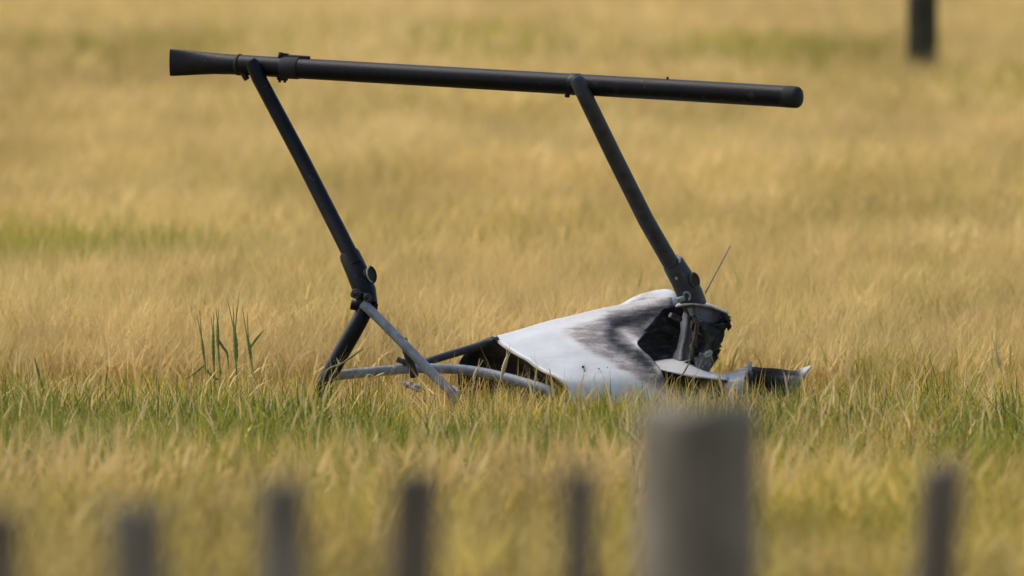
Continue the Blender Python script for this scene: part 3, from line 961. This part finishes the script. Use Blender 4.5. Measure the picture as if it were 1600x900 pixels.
# pale lower skin folded towards the camera, dark beneath
rows = [[(1016, 566, .13, .25), (1045, 562, .13, .08), (1074, 564, .12, .1), (1106, 579, .10, .1), (1139, 589, .08, .2)],
        [(1024, 570, .02, .1), (1047, 571, .0, .02), (1074, 575, -.01, .02), (1106, 584, .0, .05), (1138, 591, .02, .2)],
        [(1031, 576, -.09, .1), (1050, 582, -.11, .05), (1072, 587, -.11, .05), (1106, 591, -.08, .1), (1138, 594, -.02, .25)]]
lp = patch('lower_panel', rows, MAT['skin'], W, 6, 0.002, 12, 0.003, seed=31)
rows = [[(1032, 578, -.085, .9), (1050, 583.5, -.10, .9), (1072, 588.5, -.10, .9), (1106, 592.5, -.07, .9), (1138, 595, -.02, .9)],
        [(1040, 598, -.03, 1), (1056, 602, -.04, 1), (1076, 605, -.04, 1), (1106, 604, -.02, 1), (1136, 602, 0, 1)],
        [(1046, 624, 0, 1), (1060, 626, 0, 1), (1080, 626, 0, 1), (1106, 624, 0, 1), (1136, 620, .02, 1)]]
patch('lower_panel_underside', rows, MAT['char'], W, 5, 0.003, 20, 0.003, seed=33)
bar('bent_rod', P(1102, 458, .09), P(1141, 384, .12), M(1.1), MAT['rust'], W, 8)

# ------------------------------------------------------------------ loose wreckage
rows = [[(1124, 588, .10, .3), (1148, 579, .12, .35), (1165, 573, .13, .4), (1176, 573, .12, .9), (1208, 576, .10, .95), (1240, 579, .10, .7), (1254, 576, .12, .15), (1267, 570, .14, .12)],
        [(1128, 595, .03, .08), (1150, 589, .05, .10), (1167, 585, .06, .3), (1178, 585, .09, 1), (1210, 586, .08, 1), (1242, 585, .06, .9), (1254, 582, .09, .15), (1267, 572, .13, .1)],
        [(1132, 604, -.03, .2), (1152, 601, -.01, .25), (1168, 600, .0, .5), (1180, 600, .07, 1), (1212, 599, .06, 1), (1240, 593, .04, .35), (1253, 587, .08, .2), (1266, 574, .12, .1)],
        [(1134, 650, -.02, .3), (1154, 650, -.01, .3), (1168, 650, .0, .6), (1182, 650, .06, 1), (1214, 640, .05, 1), (1238, 620, .05, .6), (1250, 600, .07, .4), (1264, 577, .12, .3)]]
tl = P(1190, 600, 0.05)
tp = empty('torn_panel', (tl.x, tl.y, 0.0), 'low torn sheet with blackened middle and bright curled end, beside the burnt bulkhead', 'metal sheet')
patch('sheet', rows, MAT['skin'], tp, 6, 0.0025, 18, 0.003, seed=37)
bar('torn_spike', P(1170, 596, .02), P(1172, 566, .08), M(3.2), MAT['grey_metal'], tp, 6)
lump('torn_knot', P(1170, 590, .01), (M(6), .015, M(11)), MAT['dark_tube'], tp, 51.0, 0.5)


for (px, py, yy, sx, sz, sd_, ro) in ((638, 601, -.01, 11, 5, 61.0, .25), (653, 607, -.06, 9, 5, 64.0, .5), (712, 611, -.13, 10, 5, 67.0, .45)):
    sc = lump('insulation_scrap', P(px, py, yy), (M(sx), 0.03, M(sz)), MAT['foam'], W, sd_, 0.6, rot=ro)
    sc.data.polygons.foreach_set('use_smooth', [True] * len(sc.data.polygons))


# ------------------------------------------------------------------ single stalks one can pick out
def plain_plant(name, c0, c1):
    m, nt, b = new_mat(name)
    tc = nt.nodes.new('ShaderNodeTexCoord')
    n = noise_node(nt, 25.0, 4, 0.6, tc.outputs['Object'])
    r = ramp_node(nt, n.outputs['Fac'], [(0.35, c0), (0.65, c1)])
    nt.links.new(r.outputs[0], b.inputs['Base Color'])
    b.inputs['Roughness'].default_value = 0.6
    return m


MAT['stalk_green'] = plain_plant('green_barley', (0.13, 0.165, 0.02), (0.25, 0.27, 0.05))
MAT['stalk_olive'] = plain_plant('olive_barley', (0.10, 0.10, 0.03), (0.20, 0.18, 0.06))
MAT['stalk_straw'] = plain_plant('straw_barley', (0.38, 0.28, 0.11), (0.60, 0.48, 0.25))


def ribbon(name, pts, w, mat, parent):
    """tapering leaf blade with a folded mid rib"""
    pts = smooth_path(pts, 5) if len(pts) > 2 else [Vector(pts[0]).lerp(Vector(pts[1]), k / 6) for k in range(7)]
    n = len(pts)
    V, F = [], []
    for i, p in enumerate(pts):
        t = (pts[min(i + 1, n - 1)] - pts[max(i - 1, 0)]).normalized()
        side = t.cross(Vector((0.25, -1, 0.15)))
        side.normalize()
        f = max(0.04, math.sin(math.pi * min(1, 0.22 + 0.78 * i / (n - 1))) ** 0.7)
        hw = w * 0.5 * f
        V += [p - side * hw, p + Vector((0, -hw * 0.4, 0)), p + side * hw]
    for i in range(n - 1):
        a = i * 3
        F += [(a, a + 1, a + 4, a + 3), (a + 1, a + 2, a + 5, a + 4)]
    return mk(name, V, F, mat, parent, True, None, 0.0006)


def stalk(label, y, stem, ear=None, awns=(), leaves=(), mat='stalk_green', ws=4.6, we=8.0, name='barley_stalk', cat='barley stalk'):
    b = P(*stem[0], y)
    foot = Vector((b.x, b.y, 0.0))
    e = empty(name, foot, label, cat)
    m = MAT[mat]
    path = [foot] + [P(*p, y) for p in stem]
    tube('stem', smooth_path(path, 4), [M(ws / 2) * (1 - 0.35 * k / (4 * (len(path) - 1))) for k in range(4 * (len(path) - 1) + 1)], m, e, 8, 1)
    if ear:
        pts = smooth_path([P(*p, y) for p in ear], 6)
        n = len(pts)
        eo = tube('ear', pts, [M(we / 2) * 0.8 * (0.35 + 0.65 * math.sin(math.pi * min(1, 0.12 + 0.80 * i / (n - 1)))) * (1.0 + 0.14 * (-1) ** i) for i in range(n)], m, e, 8, 1)
        for a in awns:
            tube('awn', [P(*a[0], y), P(*a[1], y + 0.01)], [M(1.1), M(0.4)], m, eo, 5, 1)
    for lf in leaves:
        ribbon('leaf', [P(*p, y + 0.01 * i) for i, p in enumerate(lf)], M(4.0), m, e)
    return e


stalk('green barley stalk with two low leaves forking sideways, leftmost of the upright cluster', -.10, [(322, 600), (320, 566)], [(320, 566), (317, 545), (315, 528)],
      [((315, 530), (312, 485)), ((316, 535), (308, 494))], [[(320, 569), (305, 582), (289, 593)], [(318, 573), (330, 586), (347, 597)]], we=6)
stalk('straight slim green barley stalk, second of the upright cluster', -.08, [(335, 600), (334, 570)], [(334, 570), (333, 542), (333, 517)], [((333, 520), (334, 487)), ((333, 525), (330, 496))], we=7)
stalk('dark green barley stalk with its leaf arching over and hanging down', -.12, [(344, 600), (343, 572), (341, 545)], [(341, 545), (340, 525), (340, 503)], [((340, 506), (337, 480)), ((340, 506), (342, 484))],
      [[(341, 530), (348, 542), (355, 553), (357, 577)]], we=7)
stalk('tallest green barley stalk with awns spread in a narrow fan', -.14, [(370, 606), (369, 565)], [(369, 565), (368, 540), (366, 514)],
      [((366, 518), (355, 466)), ((367, 516), (374, 456)), ((366, 520), (364, 473)), ((367, 530), (370, 480))], we=9.5)
stalk('green barley stalk leaning back, rightmost of the upright cluster', -.10, [(396, 600), (393, 565)], [(393, 565), (390, 545), (386, 524)], [((386, 527), (378, 477)), ((388, 530), (386, 488))],
      [[(391, 543), (400, 530), (413, 515)]], we=7)
stalk('lone green grass stem rising by the photo edge above the green strip', -.35, [(88, 660), (72, 620)], [(72, 620), (62, 590), (54, 560)], (), [[(64, 626), (40, 621), (14, 622)], [(36, 640), (28, 612), (20, 598)]], we=5.5, name='grass_stem', cat='grass stem')
stalk('olive dry stalk lying across the foot of the thick black tube', -.12, [(506, 590), (536, 567)], [(536, 567), (551, 556), (567, 545)], (), [[(532, 571), (529, 566), (526, 559)]], mat='stalk_olive', ws=4, we=4.5)
stalk('short straw stalk beneath the grey frame tube', -.14, [(572, 594), (586, 589)], [(586, 589), (593, 586), (600, 583)], (), (), mat='stalk_straw', ws=3.5, we=4.5)
stalk('fat pale barley ear standing before the black hollow', -.22, [(777, 616), (784, 588)], [(784, 588), (788, 572), (793, 556)], [((792, 560), (797, 538)), ((791, 562), (792, 540)), ((789, 568), (800, 546))], (), mat='stalk_straw', ws=3, we=8.5)
stalk('thin straw stem before the white panel lower edge', -.25, [(834, 612), (836, 596)], [(836, 596), (837, 589), (838, 580)], [((838, 582), (840, 568))], (), mat='stalk_straw', ws=2.5, we=4)
stalk('bent straw barley stalk before the dark end of the hollow', -.22, [(738, 616), (740, 596)], [(740, 596), (742, 585), (747, 575)], [((746, 577), (755, 562)), ((745, 579), (750, 560))], (), mat='stalk_straw', ws=2.5, we=6)
stalk('dark olive blade crossing the pale lower panel', -.16, [(1056, 604), (1066, 586)], [(1066, 586), (1072, 576), (1078, 565)], (), (), mat='stalk_olive', ws=3, we=3.4, name='grass_stem', cat='grass stem')
stalk('pale upright straw before the tip of the lower panel', -.2, [(1129, 618), (1127, 604)], [(1127, 604), (1126, 597), (1124, 587)], [((1125, 590), (1121, 578))], (), mat='stalk_straw', ws=3, we=4.5)
stalk('pale straw stem before the torn sheet with the curled end', -.2, [(1232, 622), (1230, 606)], [(1230, 606), (1229, 600), (1227, 591)], [((1228, 593), (1225, 582))], (), mat='stalk_straw', ws=3, we=4.5)
stalk('pale barley stalk leaning well clear to one side of the torn sheet', .15, [(1571, 606), (1563, 575)], [(1563, 575), (1559, 562), (1556, 548)], [((1557, 552), (1549, 520)), ((1557, 552), (1556, 524))], (), mat='stalk_straw', ws=3.2, we=8)


# ------------------------------------------------------------------ timber fence posts
def post(name, px, ptop, y, wpx, mat, label, cat, square=False, flare=0.0, lean=0.0, slope=0.0, seed=0.0, zb=-0.02, top_z=None):
    sc_ = M(1, y)
    if top_z is None:
        top = P(px, ptop, y)
    else:
        b = P(px, ptop, y)
        top = Vector((b.x, y, top_z))
    r = wpx * sc_ / 2
    seg = 20
    V, F = [], []
    zs = [zb] + [top.z * t for t in (0.2, 0.4, 0.6, 0.75, 0.88, 0.95)] + [top.z - r * 0.12, top.z]
    for i, z in enumerate(zs):
        t = z / top.z
        rr = r * (1 + flare * (t - 1)) * (0.93 if i == len(zs) - 1 else 1.0)
        cx = top.x + lean * (z - top.z)
        for k in range(seg):
            a = 2 * math.pi * k / seg + 0.1
            ca, sa = math.cos(a), math.sin(a)
            if square:
                s = 1.0 / (abs(ca) ** 5 + abs(sa) ** 5) ** 0.2
                ca, sa = ca * s, sa * s * 0.7
            w = 1 + 0.05 * mnoise.noise(Vector((ca * 1.3 + seed, sa * 1.3, z * 1.5 + seed)))
            zz = z + (slope * ca * rr + 0.28 * r * mnoise.noise(Vector((ca * 2 + seed, sa * 2, 9)))) * (1 if i >= len(zs) - 2 else 0)
            V.append((cx + ca * rr * w, y + sa * rr * w, zz))
    for i in range(len(zs) - 1):
        for k in range(seg):
            a, b = i * seg + k, i * seg + (k + 1) % seg
            F.append((a, b, b + seg, a + seg))
    V.append((top.x, y, top.z + 0.03 * r))
    c = len(V) - 1
    n0 = (len(zs) - 1) * seg
    for k in range(seg):
        F.append((n0 + k, n0 + (k + 1) % seg, c))
    o = mk(name, V, F, mat, None, True, (top.x + lean * (-top.z), y, 0.0))
    o.data.set_sharp_from_angle(angle=math.radians(45))
    return tag(o, label, cat, 'timber posts of the near fence' if y < 0 else None)


post('fence_post', 1090, 636, -20.0, 190, MAT['wood'], 'thick round grey fence post, by far the widest of the near posts', 'fence post', seed=1.0, slope=0.05)
post('fence_batten', -8, 798, -21.8, 80, MAT['wood_brown'], 'thin timber batten cut by the photo edge', 'fence batten', True, seed=2.0)
post('fence_batten', 213, 790, -21.5, 92, MAT['wood'], 'short broad batten flaring towards its top, lowest of the near fence', 'fence batten', True, flare=0.9, seed=3.0, lean=-0.03)
post('fence_batten', 441, 752, -21.0, 76, MAT['wood'], 'pale grey batten, third from the photo edge', 'fence batten', True, seed=4.0)
post('fence_batten', 652, 738, -20.7, 78, MAT['wood_brown'], 'dark brown batten below the foot of the slanting brace tube', 'fence batten', True, seed=5.0, lean=0.06)
post('fence_batten', 905, 736, -20.4, 56, MAT['wood_brown'], 'faint narrow batten standing next to the thick round post', 'fence batten', True, seed=6.0)
post('fence_batten', 1474, 728, -19.0, 68, MAT['wood_brown'], 'dark slim batten alone on the far side of the thick post', 'fence batten', True, seed=7.0, lean=0.07, slope=0.3)
post('field_post', 1441, 92, 29.6, 48, MAT['wood_dark'], 'dark blurred timber post standing far off in the golden field', 'post', seed=8.0, top_z=1.35, slope=0.1)
